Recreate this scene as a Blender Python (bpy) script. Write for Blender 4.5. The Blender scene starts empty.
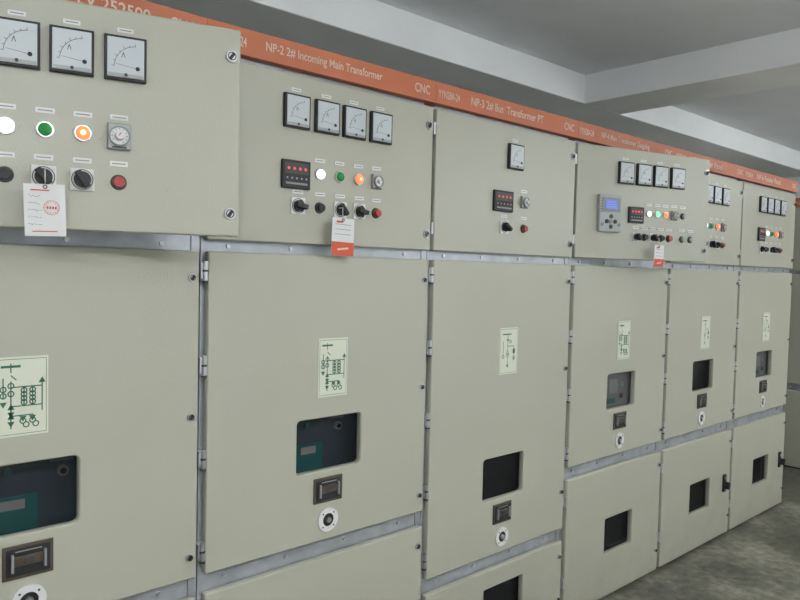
import bpy, bmesh, math, random
from mathutils import Matrix, Vector
random.seed(4)
sc = bpy.context.scene
sc.view_settings.view_transform = 'Standard'
sc.view_settings.exposure = 0.2

# ------------------------------------------------------------------ materials
MATS = {}
def mat(name, col, rough=0.5, metal=0.0, emit=0.0, alpha=1.0, spec=0.5, noise=None, bump=None, ecol=None, dirt=False):
    m = bpy.data.materials.new(name); m.use_nodes = True
    nt = m.node_tree; b = nt.nodes['Principled BSDF']
    b.inputs['Base Color'].default_value = (*col, 1)
    b.inputs['Roughness'].default_value = rough
    b.inputs['Metallic'].default_value = metal
    b.inputs['Specular IOR Level'].default_value = spec
    b.inputs['Alpha'].default_value = alpha
    if emit:
        b.inputs['Emission Color'].default_value = (*(ecol or col), 1)
        b.inputs['Emission Strength'].default_value = emit
    tc = nt.nodes.new('ShaderNodeTexCoord')
    if noise:
        sc_, amt = noise
        n = nt.nodes.new('ShaderNodeTexNoise'); n.inputs['Scale'].default_value = sc_
        n.inputs['Detail'].default_value = 5
        nt.links.new(tc.outputs['Object'], n.inputs['Vector'])
        r = nt.nodes.new('ShaderNodeValToRGB')
        r.color_ramp.elements[0].position = .3; r.color_ramp.elements[1].position = .7
        r.color_ramp.elements[0].color = (*[c*(1-amt) for c in col], 1)
        r.color_ramp.elements[1].color = (*[min(1, c*(1+amt)) for c in col], 1)
        nt.links.new(n.outputs['Fac'], r.inputs['Fac'])
        out = r.outputs['Color']
        if dirt:
            # light grime low on the doors, broken up by noise
            sp = nt.nodes.new('ShaderNodeSeparateXYZ'); nt.links.new(tc.outputs['Object'], sp.inputs[0])
            mr = nt.nodes.new('ShaderNodeMapRange'); mr.inputs['From Min'].default_value = .60; mr.inputs['From Max'].default_value = -.08
            nt.links.new(sp.outputs['Z'], mr.inputs['Value'])
            n2 = nt.nodes.new('ShaderNodeTexNoise'); n2.inputs['Scale'].default_value = 5; n2.inputs['Detail'].default_value = 7; n2.inputs['Roughness'].default_value = .65
            nt.links.new(tc.outputs['Object'], n2.inputs['Vector'])
            mu = nt.nodes.new('ShaderNodeMath'); mu.operation = 'MULTIPLY'; mu.use_clamp = True
            nt.links.new(mr.outputs[0], mu.inputs[0]); nt.links.new(n2.outputs['Fac'], mu.inputs[1])
            mx = nt.nodes.new('ShaderNodeMix'); mx.data_type = 'RGBA'
            nt.links.new(mu.outputs[0], mx.inputs[0]); nt.links.new(out, mx.inputs[6])
            mx.inputs[7].default_value = (col[0]*.65, col[1]*.63, col[2]*.60, 1)
            out = mx.outputs[2]
            # slightly uneven gloss
            rg = nt.nodes.new('ShaderNodeMapRange'); rg.inputs['To Min'].default_value = rough-.08; rg.inputs['To Max'].default_value = rough+.12
            nt.links.new(n2.outputs['Fac'], rg.inputs['Value']); nt.links.new(rg.outputs[0], b.inputs['Roughness'])
        nt.links.new(out, b.inputs['Base Color'])
    if bump:
        sc_, st = bump
        n = nt.nodes.new('ShaderNodeTexNoise'); n.inputs['Scale'].default_value = sc_
        nt.links.new(tc.outputs['Object'], n.inputs['Vector'])
        bp = nt.nodes.new('ShaderNodeBump'); bp.inputs['Strength'].default_value = st
        bp.inputs['Distance'].default_value = .002
        nt.links.new(n.outputs['Fac'], bp.inputs['Height'])
        nt.links.new(bp.outputs['Normal'], b.inputs['Normal'])
    MATS[name] = m
    return m
mat('powder_coat', (.405, .402, .325), rough=.34, noise=(1.3, .025), bump=(220, .3), dirt=True)
mat('galvanised', (.40, .42, .45), rough=.38, metal=.5, noise=(14, .15))
mat('interior', (.14, .15, .15), rough=.7)
mat('orange', (.46, .13, .055), rough=.5)
mat('print_white', (.64, .53, .45), rough=.6)
mat('black', (.012, .012, .013), rough=.55)
mat('dark', (.045, .045, .045), rough=.5)
mat('white', (.68, .68, .67), rough=.5)
mat('face', (.52, .56, .58), rough=.35)
mat('grey', (.24, .25, .24), rough=.5)
mat('lgrey', (.36, .38, .37), rough=.45)
mat('steel', (.55, .56, .58), rough=.28, metal=.9)
mat('cream', (.64, .66, .54), rough=.5)
mat('dgreen', (.025, .12, .07), rough=.5)
mat('red', (.36, .02, .02), rough=.4)
mat('tag_red', (.58, .085, .04), rough=.6)
mat('bronze', (.10, .08, .06), rough=.4, metal=.5)
mat('teal', (.03, .27, .26), rough=.5)
mat('inner_blue', (.09, .13, .17), rough=.5)
mat('inner_light', (.42, .46, .45), rough=.5)
mat('lamp_white', (.9, .95, 1), emit=2.0)
mat('lamp_orange', (1, .16, .03), emit=2.0, ecol=(1, .12, .05))
mat('lamp_core', (1, .5, .3), emit=1.8, ecol=(1, .42, .25))
mat('lamp_green', (.01, .16, .04), emit=.10, ecol=(.02, .6, .12))
mat('lamp_green_on', (.1, 1, .3), emit=1.3, ecol=(.15, 1, .35))
mat('led_red', (.5, .05, .04), emit=.45, ecol=(1, .12, .08))
mat('lcd_blue', (.05, .10, .4), emit=.42, ecol=(.20, .28, .9))
mat('glass', (.01, .012, .014), rough=.12, alpha=.34)
mat('clear', (.6, .6, .6), rough=.1, alpha=.10)
mat('plinth', (.06, .06, .055), rough=.7)
mat('plaster', (.91, .92, .93), rough=.85, noise=(3, .03), bump=(25, .5))
mat('slab_plaster', (.82, .84, .87), rough=.9, noise=(2, .05), bump=(18, .6))
mat('wall_paint', (.86, .87, .87), rough=.85, noise=(2, .04))
mat('tube', (1, 1, 1), emit=106, ecol=(.96, .99, 1.0))

def floor_mat():
    m = bpy.data.materials.new('worn_concrete'); m.use_nodes = True
    nt = m.node_tree; b = nt.nodes['Principled BSDF']
    tc = nt.nodes.new('ShaderNodeTexCoord')
    n1 = nt.nodes.new('ShaderNodeTexNoise'); n1.inputs['Scale'].default_value = 2.6; n1.inputs['Detail'].default_value = 10
    n1.inputs['Roughness'].default_value = .72
    n2 = nt.nodes.new('ShaderNodeTexNoise'); n2.inputs['Scale'].default_value = 20; n2.inputs['Detail'].default_value = 6
    r = nt.nodes.new('ShaderNodeValToRGB'); e = r.color_ramp.elements
    e[0].position = .40; e[0].color = (.045, .046, .034, 1)
    e[1].position = .66; e[1].color = (.30, .285, .23, 1)
    k = e.new(.5); k.color = (.115, .112, .085, 1)
    mx = nt.nodes.new('ShaderNodeMix'); mx.data_type = 'FLOAT'; mx.inputs[0].default_value = .3
    for n in (n1, n2): nt.links.new(tc.outputs['Object'], n.inputs['Vector'])
    nt.links.new(n1.outputs['Fac'], mx.inputs[2]); nt.links.new(n2.outputs['Fac'], mx.inputs[3])
    nt.links.new(mx.outputs[0], r.inputs['Fac']); nt.links.new(r.outputs['Color'], b.inputs['Base Color'])
    rr = nt.nodes.new('ShaderNodeMapRange'); rr.inputs['To Min'].default_value = .15; rr.inputs['To Max'].default_value = .7
    nt.links.new(n1.outputs['Fac'], rr.inputs['Value']); nt.links.new(rr.outputs['Result'], b.inputs['Roughness'])
    MATS['floor'] = m
floor_mat()

# ------------------------------------------------------------------ mesh helper
class Part:
    def __init__(s): s.bm = bmesh.new(); s.m = []
    def mi(s, n):
        if n not in s.m: s.m.append(n)
        return s.m.index(n)
    def box(s, x0, x1, y0, y1, z0, z1, mn, bev=0, rot=None):
        tmp = bmesh.new()
        bmesh.ops.create_cube(tmp, size=1)
        c = Vector(((x0+x1)/2, (y0+y1)/2, (z0+z1)/2))
        for v in tmp.verts:
            v.co = Vector((v.co.x*(x1-x0), v.co.y*(y1-y0), v.co.z*(z1-z0)))
        if bev: bmesh.ops.bevel(tmp, geom=tmp.edges[:], offset=bev, segments=2, affect='EDGES', profile=.6)
        if rot: bmesh.ops.rotate(tmp, verts=tmp.verts, cent=(0,0,0), matrix=Matrix.Rotation(rot, 3, 'Y'))
        bmesh.ops.translate(tmp, verts=tmp.verts, vec=c)
        s.absorb(tmp, mn)
    def absorb(s, tmp, mn, smooth=False):
        i = s.mi(mn)
        vm = {v: s.bm.verts.new(v.co) for v in tmp.verts}
        for f in tmp.faces:
            try:
                nf = s.bm.faces.new([vm[v] for v in f.verts]); nf.material_index = i; nf.smooth = smooth
            except ValueError: pass
        tmp.free()
    def cyl(s, x, z, y0, y1, r, mn, r2=None, seg=24, axis='Y'):
        tmp = bmesh.new(); d = abs(y1-y0)
        bmesh.ops.create_cone(tmp, cap_ends=True, segments=seg, radius1=r, radius2=r if r2 is None else r2, depth=d)
        if axis == 'Y':
            bmesh.ops.rotate(tmp, verts=tmp.verts, cent=(0,0,0), matrix=Matrix.Rotation(math.pi/2, 3, 'X'))
            bmesh.ops.translate(tmp, verts=tmp.verts, vec=(x, (y0+y1)/2, z))
        elif axis == 'Z':   # z param is y
            bmesh.ops.translate(tmp, verts=tmp.verts, vec=(x, z, (y0+y1)/2))
        elif axis == 'X':   # x param is y
            bmesh.ops.rotate(tmp, verts=tmp.verts, cent=(0,0,0), matrix=Matrix.Rotation(math.pi/2, 3, 'Y'))
            bmesh.ops.translate(tmp, verts=tmp.verts, vec=((y0+y1)/2, x, z))
        s.absorb(tmp, mn)
    def dome(s, x, z, y, r, mn, flat=.6):
        tmp = bmesh.new(); bmesh.ops.create_uvsphere(tmp, u_segments=16, v_segments=10, radius=r)
        for v in tmp.verts: v.co.y *= flat
        bmesh.ops.translate(tmp, verts=tmp.verts, vec=(x, y, z)); s.absorb(tmp, mn, True)
    def ring(s, x, z, ro, ri, y0, y1, mn, a0=0, a1=360, seg=28):
        i = s.mi(mn); n = max(3, int(seg*(a1-a0)/360)); full = abs(a1-a0-360) < .01
        L = []
        for k in range(n+(0 if full else 1)):
            a = math.radians(a0+(a1-a0)*k/n); c, q = math.cos(a), math.sin(a)
            L.append([s.bm.verts.new((x+r*c, yy, z+r*q)) for r in (ro, ri) for yy in (y0, y1)])
        for k in range(n):
            A = L[k]; B = L[(k+1) % len(L)]
            for p, q in ((0, 2), (1, 0), (2, 3), (3, 1)):
                try:
                    f = s.bm.faces.new([A[p], A[q], B[q], B[p]]); f.material_index = i
                except ValueError: pass
    def line(s, x0, z0, x1, z1, w, y, mn):
        dx, dz = x1-x0, z1-z0; L = math.hypot(dx, dz) or 1e-6
        nx, nz = -dz/L*w/2, dx/L*w/2; i = s.mi(mn)
        vs = [s.bm.verts.new((a, y, b)) for a, b in ((x0+nx, z0+nz), (x0-nx, z0-nz), (x1-nx, z1-nz), (x1+nx, z1+nz))]
        s.bm.faces.new(vs).material_index = i
    def tri(s, pts, y, mn):
        s.bm.faces.new([s.bm.verts.new((a, y, b)) for a, b in pts]).material_index = s.mi(mn)
    def finish(s, name, parent=None, loc=(0,0,0), rz=0):
        bmesh.ops.recalc_face_normals(s.bm, faces=s.bm.faces)
        me = bpy.data.meshes.new(name); s.bm.to_mesh(me); s.bm.free()
        for n in s.m: me.materials.append(MATS[n])
        o = bpy.data.objects.new(name, me); sc.collection.objects.link(o)
        o.location = loc; o.rotation_euler[2] = rz; o.parent = parent
        return o

def plate(name, x0, x1, z0, z1, holes, t, mn, parent, b=.004, loc=(0,0,0), rz=0):
    """sheet-metal door with folded edges and rounded cut-outs, front face at y=0"""
    cu = bpy.data.curves.new(name, 'CURVE'); cu.dimensions = '2D'; cu.fill_mode = 'BOTH'
    def rr(a0, a1, c0, c1, r):
        pts = []
        for cx, cz, st in ((a1-r, c1-r, 0), (a0+r, c1-r, 90), (a0+r, c0+r, 180), (a1-r, c0+r, 270)):
            for k in range(5):
                a = math.radians(st+90*k/4); pts.append((cx+r*math.cos(a), cz+r*math.sin(a)))
        sp = cu.splines.new('POLY'); sp.points.add(len(pts)-1); sp.use_cyclic_u = True
        for p, q in zip(sp.points, pts): p.co = (q[0], q[1], 0, 1)
    rr(x0, x1, z0, z1, .005)
    for h in holes: rr(*h)
    cu.extrude = t/2-b; cu.bevel_depth = b; cu.bevel_resolution = 1; cu.offset = -b
    tmp = bpy.data.objects.new('tmp', cu); sc.collection.objects.link(tmp)
    bpy.context.view_layer.update()
    me = bpy.data.meshes.new_from_object(tmp.evaluated_get(bpy.context.evaluated_depsgraph_get()))
    bpy.data.objects.remove(tmp); bpy.data.curves.remove(cu)
    me.transform(Matrix.Translation((0, t/2, 0)) @ Matrix.Rotation(math.pi/2, 4, 'X'))
    me.materials.clear(); me.materials.append(MATS[mn])
    o = bpy.data.objects.new(name, me); sc.collection.objects.link(o); o.parent = parent
    o.location = loc; o.rotation_euler[2] = rz
    return o

def text(name, s, x0, z0, w, h, y, mn, parent, loc=(0,0,0), rz=0):
    cu = bpy.data.curves.new(name, 'FONT'); cu.body = s; cu.offset = .012
    tmp = bpy.data.objects.new('tmp', cu); sc.collection.objects.link(tmp)
    bpy.context.view_layer.update()
    me = bpy.data.meshes.new_from_object(tmp.evaluated_get(bpy.context.evaluated_depsgraph_get()))
    bpy.data.objects.remove(tmp); bpy.data.curves.remove(cu)
    xs = [v.co.x for v in me.vertices]; ys = [v.co.y for v in me.vertices]
    ax, bx, ay, by = min(xs), max(xs), min(ys), max(ys)
    for v in me.vertices:
        v.co = Vector((x0+(v.co.x-ax)/(bx-ax)*w, y, z0+(v.co.y-ay)/(by-ay)*h))
    me.materials.clear(); me.materials.append(MATS[mn])
    o = bpy.data.objects.new(name, me); sc.collection.objects.link(o); o.parent = parent
    o.location = loc; o.rotation_euler[2] = rz
    return o

# ------------------------------------------------------------------ instruments (x,z ; front = -y)
def meter(p, x, z, w=.094, h=.104):
    p.box(x-w/2, x+w/2, -.014, 0, z-h/2, z+h/2, 'black', .002)
    p.box(x-w/2+.006, x+w/2-.006, -.0165, -.012, z-h/2+.006, z+h/2-.006, 'face', .001)
    y = -.0172
    px, pz = x+w*.28, z-h*.22
    R = w*.56
    p.ring(px, pz, R, R-.0010, y-.0004, y, 'black', 95, 178, 60)
    for k in range(7):
        a = math.radians(96+82*k/6); L = .006 if k % 2 == 0 else .004
        p.line(px+R*math.cos(a), pz+R*math.sin(a), px+(R+L)*math.cos(a), pz+(R+L)*math.sin(a), .0010, y, 'black')
    a = math.radians(172)
    p.line(px, pz, px+(R-.004)*math.cos(a), pz+(R-.004)*math.sin(a), .0014, y, 'grey')
    p.cyl(px, pz, y-.001, y, .005, 'black', seg=14)
    p.line(x-w*.10, z+.000, x-w*.06, z+.012, .0014, y, 'black'); p.line(x-w*.06, z+.012, x-w*.02, z, .0014, y, 'black')
    p.box(x-w*.42, x+w*.42, y-.0008, y, z-h*.43, z-h*.36, 'lgrey')
    p.cyl(x, z-h*.385, y-.002, y, .004, 'dark', seg=12)
def label(p, x, z, w=.040, h=.012):
    p.box(x-w/2, x+w/2, -.0015, 0, z-h/2, z+h/2, 'white')
    p.line(x-w*.38, z, x+w*.38, z, .0028, -.0018, 'grey')
def lamp(p, x, z, kind, r=.0155, lab=True):
    p.cyl(x, z, -.008, 0, r+.004, 'steel', r2=r+.0025)
    p.dome(x, z, -.009, r, kind, .6)
    if lab: label(p, x, z+.044)
def button(p, x, z, kind, r=.0135, lab=True):
    p.cyl(x, z, -.007, 0, r+.005, 'dark', r2=r+.003)
    p.cyl(x, z, -.018, -.007, r, kind, r2=r*.9)
    if lab: label(p, x, z+.044)
def rotary(p, x, z, a=.9, s=.052, lab=True):
    p.box(x-s/2, x+s/2, -.006, 0, z-s/2, z+s/2, 'white', .0015)
    p.ring(x, z, s*.46, s*.42, -.0068, -.006, 'dark')
    p.cyl(x, z, -.016, -.006, s*.36, 'black')
    p.box(x-s*.40, x+s*.40, -.034, -.014, z-.007, z+.007, 'black', .002, rot=a)
    if lab: label(p, x, z+.045)
def led_display(p, x, z, w=.104, h=.088):
    p.box(x-w/2, x+w/2, -.012, 0, z-h/2, z+h/2, 'black', .003)
    p.box(x-w/2+.008, x+w/2-.008, -.0135, -.011, z+h*.02, z+h*.40, 'dark')
    for k in range(4):
        cx = x-w*.30+k*w*.2
        p.cyl(cx, z+h*.20, -.0155, -.0132, .0048, 'led_red', seg=12)
    for k in range(5):
        p.cyl(x-w*.34+k*w*.17, z-h*.14, -.0135, -.012, .0030, 'lgrey', seg=10)
    p.box(x-w*.38, x+w*.38, -.0128, -.012, z-h*.36, z-h*.29, 'grey')
def timer(p, x, z, s=.052):
    """panel-mounted round timer knob in a square bezel"""
    p.box(x-s*.5, x+s*.5, -.010, 0, z-s*.58, z+s*.58, 'grey', .003)
    p.box(x-s*.45, x+s*.45, -.0115, -.009, z-s*.53, z+s*.53, 'lgrey', .001)
    p.ring(x, z, s*.44, s*.38, -.020, -.011, 'grey')
    p.cyl(x, z, -.0165, -.011, s*.38, 'white', seg=32)
    for k in range(10):
        a = math.radians(-60+30*k)
        p.line(x+s*.27*math.cos(a), z+s*.27*math.sin(a), x+s*.34*math.cos(a), z+s*.34*math.sin(a), .0011, -.0168, 'dark')
    p.cyl(x, z, -.028, -.0165, s*.19, 'white', seg=24, r2=s*.16)
    p.box(x-s*.02, x+s*.02, -.0288, -.027, z-s*.02, z+s*.14, 'tag_red', rot=.6)
    p.box(x-s*.30, x+s*.30, -.0125, -.011, z-s*.51, z-s*.45, 'dark')
    label(p, x, z+.046)
def relay(p, x, z, w=.14, h=.175):
    p.box(x-w/2, x+w/2, -.02, 0, z-h/2, z+h/2, 'lgrey', .006)
    p.box(x-w*.40, x+w*.40, -.0225, -.019, z+h*.04, z+h*.42, 'grey', .002)
    p.box(x-w*.27, x+w*.27, -.024, -.022, z+h*.12, z+h*.35, 'lcd_blue')
    for k in range(3): p.line(x-w*.2, z+h*(.17+k*.065), x+w*.18, z+h*(.17+k*.065), .003, -.0243, 'lgrey')
    for k in range(6): p.cyl(x-w*.45, z+h*.38-k*.012, -.0235, -.02, .002, 'lamp_green' if k < 2 else 'dark', seg=8)
    for dx, dz in ((0, .024), (0, -.024), (.026, 0), (-.026, 0), (0, 0)):
        p.cyl(x+dx, z-h*.22+dz, -.024, -.02, .010, 'dark' if (dx or dz) else 'grey', seg=14)
    for dx in (-.052, .052): p.cyl(x+dx, z-h*.30, -.024, -.02, .008, 'grey', seg=14)
def latch(p, x, z, r=.013):
    p.cyl(x, z, -.006, 0, r, 'steel', r2=r*.92)
    p.ring(x, z, r*.72, r*.55, -.0072, -.005, 'dark')
    p.box(x-.004, x+.004, -.0095, -.005, z-r*.55, z+r*.55, 'black', rot=.6)
def tag(p, x, z0, z1, w, kind, tilt=0.03):
    cz = (z0+z1)/2; y = -.040
    p.box(x-w/2, x+w/2, y-.001, y, z0, z1, 'white', rot=tilt)
    if kind == 'red':
        p.box(x-w/2, x+w/2, y-.0018, y-.0002, z0, z0+(z1-z0)*.36, 'tag_red', rot=tilt)
        p.line(x-w*.25, z0+(z1-z0)*.16, x+w*.25, z0+(z1-z0)*.2, .006, y-.0022, 'print_white')
        for k in range(3): p.line(x-w*.36, z1-.02-k*.016, x+w*.36, z1-.022-k*.016, .0018, y-.0016, 'grey')
        p.line(x-w*.3, z1-.012, x, z1-.012, .007, y-.0016, 'tag_red')
    else:
        cx = x+w*.16; c2 = cz+.006
        p.ring(cx, c2, .0165, .0156, y-.002, y-.001, 'tag_red')
        for k in range(14):   # circular stamp lettering
            a = math.radians(25.7*k); p.line(cx+.0115*math.cos(a), c2+.0115*math.sin(a), cx+.0138*math.cos(a), c2+.0138*math.sin(a), .0014, y-.0021, 'tag_red')
        for k in range(4): p.box(cx-.010+k*.0055, cx-.0065+k*.0055, y-.0022, y-.001, c2-.003, c2+.003, 'tag_red')
        p.line(x-w*.35, z1-.014, x+w*.1, z1-.014, .003, y-.0016, 'tag_red')
        rnd = random.Random(2)
        for k in range(5):
            zz = z1-.028-k*.016; px = x-w*.40
            while px < x-w*.10:   # hand-written entries
                nx = px+.004; p.line(px, zz+rnd.uniform(-.002, .002), nx, zz+rnd.uniform(-.003, .003), .0011, y-.0016, 'grey'); px = nx+rnd.choice((0, 0, .002))
        p.line(x-w*.3, z0+.010, x+w*.3, z0+.012, .002, y-.0016, 'tag_red')
    p.ring(x, z1-.006, .005, .0025, y-.0022, y-.0005, 'bronze')
    p.box(x-.0008, x+.0008, y+.001, y+.003, z1-.006, z1+.035, 'white')
    p.box(x-.0008, x+.0008, y+.001, -.01, z1+.033, z1+.035, 'white')

def mimic(p, x, z, var, w=.12, h=.195):
    p.box(x-w/2, x+w/2, -.002, 0, z-h/2, z+h/2, 'cream')
    y = -.0025; g = 'dgreen'; L = .0028
    X = lambda a: x+a*w; Z = lambda b: z+b*h
    for a, b, c, d in ((-.46,-.47,.46,-.47), (-.46,.47,.46,.47), (-.46,-.47,-.46,.47), (.46,-.47,.46,.47)):
        p.line(X(a), Z(b), X(c), Z(d), .0012, y, g)
    def ct(a, b):
        p.ring(X(a), Z(b), .0078, .0050, y-.0003, y, g, seg=16)
    def arrow(a, b, up=1):
        p.tri([(X(a)-.008, Z(b)), (X(a)+.008, Z(b)), (X(a), Z(b)+.014*up)], y, g)
    if var == 0:
        p.line(X(-.38), Z(.38), X(-.02), Z(.38), .006, y, g)
        p.line(X(-.20), Z(.42), X(-.20), Z(.30), L, y, g)
        p.line(X(-.20), Z(.27), X(-.10), Z(.21), L, y, g)
        p.line(X(-.20), Z(.20), X(-.20), Z(.0), L, y, g); ct(-.20, .14); ct(-.20, .04)
        p.line(X(-.34), Z(.24), X(-.34), Z(-.02), L, y, g); ct(-.34, .10); ct(-.34, .02); arrow(-.34, -.06, -1)
        for a in (.04, .20):
            p.line(X(a), Z(.12), X(a), Z(-.12), L, y, g)
            for bb in (.075, .025, -.025, -.075): ct(a, bb)
        for b in (.12, -.12): p.line(X(-.20), Z(b), X(.38), Z(b), L, y, g)
        p.line(X(.38), Z(.16), X(.38), Z(-.20), L, y, g); arrow(.38, .16, 1)
        p.line(X(-.20), Z(.0), X(-.20), Z(-.40), L, y, g)
        for b in (-.16, -.28): arrow(-.20, b, 1); arrow(-.20, b-.03, -1)
        p.line(X(-.20), Z(-.24), X(.22), Z(-.24), L, y, g)
        for a in (.02, .20): ct(a, -.31); ct(a+.06, -.36); arrow(a, -.25, -1)
    else:
        p.line(X(-.34), Z(.36), X(.12), Z(.36), .005, y, g)
        p.line(X(-.06), Z(.36), X(-.06), Z(-.02), L, y, g); arrow(-.06, .22, 1)
        p.line(X(-.06), Z(.10), X(.28), Z(.10), L, y, g); p.line(X(.28), Z(.10), X(.28), Z(-.22), L, y, g)
        p.box(X(.22), X(.34), y-.0003, y, Z(-.06), Z(.04), g)
        ct(.28, -.16); ct(-.06, -.05); ct(-.06, -.10)
        p.line(X(-.06), Z(-.14), X(-.06), Z(-.36), L, y, g); arrow(-.06, -.30, -1)
        if var == 2:
            p.line(X(-.30), Z(.22), X(-.30), Z(-.1), L, y, g); ct(-.30, -.12); ct(.08, .20)

def counter_plate(p, x, z):
    p.box(x-.058, x+.058, -.006, 0, z-.042, z+.042, 'bronze', .002)
    p.box(x-.050, x+.050, -.009, -.005, z-.034, z+.034, 'black', .002)
    p.box(x-.034, x+.034, -.013, -.008, z-.010, z+.016, 'bronze', .002)
    p.box(x-.040, x-.034, -.016, -.008, z-.022, z+.022, 'grey', .001)
    p.box(x+.034, x+.040, -.016, -.008, z-.022, z+.022, 'grey', .001)
    p.box(x-.012, x+.012, -.016, -.012, z-.004, z+.010, 'dark', .001)
    p.line(x-.03, z+.027, x+.03, z+.027, .003, -.0092, 'grey')
def ring_port(p, x, z):
    p.ring(x, z, .040, .022, -.006, 0, 'white')
    p.cyl(x, z, -.004, 0, .022, 'black')
    p.cyl(x, z, -.012, -.003, .010, 'steel', r2=.009)
    for k in range(4):
        a = math.radians(45+90*k); p.cyl(x+.031*math.cos(a), z+.031*math.sin(a), -.0072, -.006, .003, 'dark', seg=8)

# ------------------------------------------------------------------ cabinet
W = .914; PT, PB = 2.205, 1.676; FZ = -.05
DR = W-.014
def cabinet(x, y, cfg, rz=0):
    root = bpy.data.objects.new('switchgear_cabinet', None); sc.collection.objects.link(root)
    root.location = (x, y, 0); root.rotation_euler[2] = rz
    drop = cfg.get('drop', 0.0)
    dz0 = .69-drop; lz1 = .63-drop
    D = 1.38; e = .0012
    b = Part()
    b.box(e, .012, .05, D, FZ+.03, 2.30, 'powder_coat'); b.box(W-.012, W-e, .05, D, FZ+.03, 2.30, 'powder_coat')
    b.box(.012, W-.012, D-.012, D, FZ+.03, 2.30, 'powder_coat'); b.box(.012, W-.012, .05, D-.012, 2.288, 2.30, 'powder_coat')
    b.box(.012, W-.012, .05, D-.012, 1.655, 1.665, 'interior')
    b.box(.012, W-.012, .45, .46, 1.665, 2.288, 'interior')
    b.box(.012, W-.012, .05, D-.012, dz0-.035, dz0-.025, 'interior')
    b.box(e, W-e, .04, D-.02, FZ, FZ+.05, 'plinth')
    b.finish('body', root)
    f = Part()
    for a0, a1 in ((e, .028), (W-.028, W-e)): f.box(a0, a1, .026, .06, FZ+.005, 2.215, 'galvanised', .002)
    f.box(.028, W-.028, .030, .06, 1.630, 1.690, 'galvanised', .001)
    f.box(.028, W-.028, .030, .06, lz1-.012, dz0+.012, 'galvanised', .001)
    f.box(.028, W-.028, .030, .06, 2.195, 2.225, 'galvanised', .001)
    for k in (.09, .31, .55, .80):
        f.cyl(k, 1.659, .024, .030, .007, 'steel', seg=6)
        f.cyl(k, (lz1+dz0)/2, .024, .030, .007, 'steel', seg=6)
    hz = [1.585, 1.31, 1.035, .76] + ([.49] if drop else [])
    for z in hz:
        f.cyl(.006, .004, z-.028, z+.028, .0075, 'steel', axis='Z', seg=14)
        f.box(-.008, .022, .004, .03, z-.024, z+.024, 'steel', .002)
        f.cyl(.006, .004, z-.034, z-.029, .009, 'dark', axis='Z', seg=12)
        f.cyl(.006, .004, z-.003, z+.003, .0085, 'dark', axis='Z', seg=12)
    for z in (2.13, 1.76):
        f.cyl(.003, .006, z-.022, z+.022, .0055, 'steel', axis='Z', seg=14)
    for z in (.14, lz1-.10):
        f.cyl(.006, .004, z-.025, z+.025, .0075, 'steel', axis='Z', seg=14)
        f.box(-.008, .022, .004, .03, z-.02, z+.02, 'steel', .002)
    f.finish('frame', root)
    h = Part(); h.box(e*.3, W-e*.3, -.004, .06, 2.222, 2.300, 'orange', .001)
    h.finish('header_strip', root)
    t0 = -.0055
    text('header_text', cfg.get('text', 'NP-5 10kV Feeder'), cfg.get('tx', .19), 2.243, cfg.get('tw', .45), .035, t0, 'print_white', root)
    text('header_code', 'YYN28A-24', .01, 2.245, .115, .029, t0, 'print_white', root)
    text('header_logo', 'CNC', .805, 2.245, .075, .032, t0, 'print_white', root)
    wz = 1.016-drop; wx = .452
    wo = (wx-.124, wx+cfg.get('wr', .140), wz-.088, wz+.088, .014)
    plate('middle_door', .014, DR, dz0, 1.642, [wo], .026, 'powder_coat', root)
    m = Part()
    mimic(m, cfg.get('mx', .465), 1.271, cfg.get('mim', 0))
    counter_plate(m, .453, .862-drop); ring_port(m, .455, .758-drop)
    for z in (1.565, 1.165, .755-drop*.6): latch(m, DR-.022, z, .012)
    m.box(wo[0]-.004, wo[1]+.004, .027, .030, wo[2]-.004, wo[3]+.004, 'glass')
    ik = cfg.get('inner', 'dark')
    if ik == 'blue':
        m.box(.25, .85, .10, .11, wz-.16, wz+.16, 'inner_blue')
        m.box(.39, .50, .098, .10, wz-.16, wz-.02, 'teal'); m.box(.41, .47, .097, .098, wz-.055, wz-.03, 'white')
        m.box(.64, .80, .094, .10, wz-.15, wz+.15, 'interior')
        m.cyl(.56, wz+.03, .085, .10, .014, 'lgrey'); m.cyl(.56, wz+.03, .082, .09, .008, 'black'); m.cyl(.43, wz+.045, .09, .10, .010, 'teal')
        m.box(.40, .44, .097, .10, wz+.065, wz+.072, 'white')
        m.box(.53, .59, .097, .10, wz+.055, wz+.061, 'lgrey')
    elif ik == 'light':
        m.box(.25, .80, .036, .046, wz-.14, wz+.14, 'inner_light', .002)
        m.box(.40, .48, .033, .036, wz-.02, wz+.05, 'white'); m.cyl(.52, wz+.02, .031, .036, .014, 'white')
        m.cyl(.52, wz-.04, .031, .036, .012, 'red'); m.box(.38, .46, .033, .036, wz-.07, wz-.045, 'teal')
    else:
        m.box(.25, .80, .14, .15, wz-.16, wz+.16, 'dark')
    m.finish('middle_door_fittings', root)
    lz = .28-drop*.35; lh = .090; lx = wx+.03
    lo = (lx-.13, lx+.13, lz-lh, lz+lh, .006)
    plate('lower_door', .014, DR, FZ+.018, lz1, [lo], .026, 'powder_coat', root)
    l = Part()
    l.box(lo[0]-.004, lo[1]+.004, .027, .030, lo[2]-.004, lo[3]+.004, 'glass')
    l.box(.25, .80, .12, .13, lz-.14, min(lz1-.03, lz+.14), 'dark')
    if cfg.get('handle'):
        l.box(.79, .825, -.012, 0, lz-.035, lz+.075, 'black', .004)
        l.box(.797, .818, -.040, -.010, lz-.015, lz+.030, 'black', .005, rot=.25)
        l.cyl(.8075, lz+.052, -.018, -.012, .010, 'steel', seg=14)
    for z in (lz1-.07, .08): latch(l, DR-.022, z, .012)
    l.finish('lower_door_fittings', root)
    th = -math.radians(cfg.get('open', 0))
    loc = (.009, 0, 0)
    dw = cfg.get('dw', W-.017)
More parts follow.
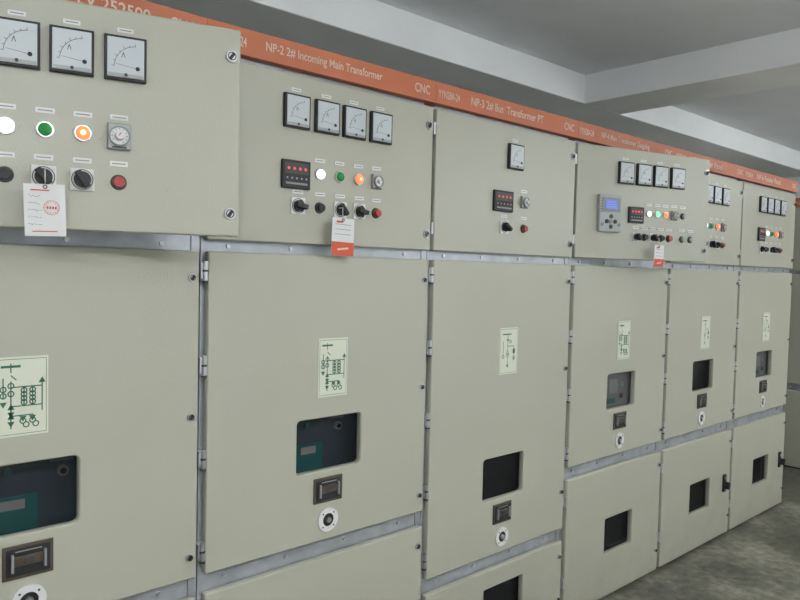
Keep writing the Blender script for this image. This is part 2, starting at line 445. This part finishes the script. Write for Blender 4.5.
    plate('instrument_door', 0, dw, PB, PT, [], .026, 'powder_coat', root, loc=loc, rz=th)
    p = Part(); k = cfg.get('panel', 'full')
    for z in (2.135, 1.735): latch(p, dw-.024, z, .015)
    r2, r3 = 1.903, 1.795
    if k in ('full', 'first', 'relay'):
        off = 0 if k == 'first' else .001
        for a in (.293, .409, .521, .637): meter(p, a+off, 2.088); label(p, a+off, 2.088+.068, .036, .010)
    if k == 'full':
        led_display(p, .294, 1.892)
        lamp(p, .388, r2, 'lamp_white'); lamp(p, .467, r2, 'lamp_green'); lamp(p, .547, r2, 'lamp_orange'); p.dome(.547, r2, -.014, .008, 'lamp_core'); timer(p, .626, r2, .044)
        rotary(p, .306, r3, .2); button(p, .390, r3, 'black'); rotary(p, .472, r3, .9); rotary(p, .553, r3, .2); button(p, .628, r3, 'red')
    elif k == 'first':
        led_display(p, .20, 1.898); button(p, .285, r3, 'black')
        lamp(p, .387, r2, 'lamp_white', .016); lamp(p, .466, r2, 'lamp_green', .015); lamp(p, .545, r2, 'lamp_orange', .016); p.dome(.545, r2, -.014, .009, 'lamp_core'); timer(p, .624, r2, .054)
        button(p, .385, r3, 'black'); rotary(p, .463, r3, .9); rotary(p, .544, r3, 1.0); button(p, .624, r3, 'red')
        rotary(p, .2, r3, 1.5)
    elif k == 'single':
        meter(p, .460, 2.08); led_display(p, .388, 1.892, .120, .085); timer(p, .528, 1.898, .044)
        rotary(p, .402, 1.787, .6); button(p, .530, 1.787, 'red'); label(p, .460, 2.148, .036, .010)
    elif k == 'relay':
        relay(p, .195, 1.89)
        led_display(p, .368, 1.892, .096, .078)
        for a, kk in ((.454, 'lamp_white'), (.512, 'lamp_green_on'), (.570, 'lamp_orange')): lamp(p, a, r2, kk, .012)
        timer(p, .628, r2, .04); button(p, .690, r2, 'lgrey', .011)
        for a, kk in ((.374, 0), (.432, 1), (.486, 0), (.544, 1), (.598, 2), (.69, 3), (.75, 3)):
            if kk == 0: rotary(p, a, 1.787, .9, .042)
            elif kk == 1: button(p, a, 1.787, 'black')
            elif kk == 2: button(p, a, 1.787, 'red')
            else: button(p, a, 1.787, 'lgrey', .012)
    if cfg.get('tag'): tag(p, *cfg['tag'])
    p.finish('instrument_door_fittings', root, loc=loc, rz=th)
    return root

WY = 1.878; X0 = .011
cfgs = [
 dict(panel='single', mim=1, text='NP-0 10kV Section Panel'),
 dict(panel='first', mim=0, mx=.439, inner='blue', open=15, dw=.915, wr=.122, tag=(.466, 1.658, 1.775, .084, 'white', -.03), text='NP-1 1# 10kV LV 252500', tx=.30),
 dict(panel='full', mim=0, inner='blue', tag=(.457, 1.643, 1.765, .090, 'red', .03), text='NP-2 2# Incoming Main Transformer', tw=.46),
 dict(panel='single', mim=2, drop=.278, text='NP-3 2# Bus  Transformer PT', tw=.46),
 dict(panel='relay', mim=0, inner='light', open=15, dw=.876, tag=(.494, 1.645, 1.750, .062, 'red', .02), text='NP-4 Main Transformer Outgoing'),
 dict(panel='full', mim=1, handle=True, text='NP-5 Feeder Panel', tw=.4),
 dict(panel='full', mim=2, handle=True, inner='light', text='NP-6 Feeder Panel', tw=.4),
]
for i, c in enumerate(cfgs):
    cabinet(X0+(i-1)*W, WY, c)
for k in range(3):
    cabinet(6.6, 3.25-k*W, dict(panel='full', mim=1, handle=True), rz=-math.pi/2)

# ------------------------------------------------------------------ room
def room(name, *a, mn='plaster'):
    p = Part(); p.box(*a, mn); return p.finish(name)
RX0, RX1, RY0, RY1, RZ = -3.0, 8.15, -2.2, 3.4, 2.87
room('floor', RX0, RX1, RY0, RY1, FZ-.1, FZ, mn='floor')
room('ceiling', RX0, RX1, RY0, RY1, RZ, RZ+.15, mn='slab_plaster')
room('wall_back', RX0, RX1, RY1, RY1+.15, FZ, RZ, mn='wall_paint')
room('wall_front', RX0, RX1, RY0-.15, RY0, FZ, RZ, mn='wall_paint')
room('wall_left', RX0-.15, RX0, RY0, RY1, FZ, RZ, mn='wall_paint')
room('wall_right', RX1, RX1+.15, RY0, RY1, FZ, RZ, mn='wall_paint')
def beam(*a):
    p = Part(); p.box(*a, 'plaster', .006); return p.finish('ceiling_beam')
beam(RX0, RX1, 2.6, RY1, 2.69, RZ+.001)
for x in (-1.9, 3.88): beam(x, x+.42, RY0, 2.6, 2.69, RZ+.001)

# ------------------------------------------------------------------ unseen fluorescent battens, hung low to brighten the ceiling
for x, y in ((-.5, -.5), (1.7, -.7), (5.2, -.9), (7.0, -.2)):  # last batten is added to light the far right wall
    p = Part(); zt = 2.42
    p.box(x-.62, x+.62, y-.014, y+.014, zt-.01, zt+.030, 'white', .004)
    for ex in (-.4, .4): p.cyl(x+ex, y, zt+.030, RZ-.001, .004, 'steel', axis='Z', seg=8)
    for dy in (-.055, .055):
        p.cyl(y+dy, zt+.01, x-.59, x+.59, .014, 'tube', axis='X', seg=12)
    for ex in (-.60, .60): p.box(x+ex-.012, x+ex+.012, y-.075, y+.075, zt-.01, zt+.03, 'white')
    p.finish('unseen_fluorescent_lamp')

w = bpy.data.worlds.new('world'); sc.world = w; w.use_nodes = True
w.node_tree.nodes['Background'].inputs[0].default_value = (.8, .85, .9, 1)
w.node_tree.nodes['Background'].inputs[1].default_value = .3

# ------------------------------------------------------------------ camera
cd = bpy.data.cameras.new('camera'); cam = bpy.data.objects.new('camera', cd); sc.collection.objects.link(cam)
cd.sensor_width = 36; cd.lens = 31.5; cd.clip_start = .02
az = math.radians(48.1); p_ = math.radians(2.45); r_ = .023
F = Vector((math.cos(az)*math.cos(p_), math.sin(az)*math.cos(p_), -math.sin(p_)))
R0 = Vector((math.sin(az), -math.cos(az), 0)); U0 = R0.cross(F)
R = R0*math.cos(r_)+U0*math.sin(r_); U = -R0*math.sin(r_)+U0*math.cos(r_)
M = Matrix((R, U, -F)).transposed().to_4x4(); M.translation = (0, 0, 1.6)
cam.matrix_world = M
sc.camera = cam
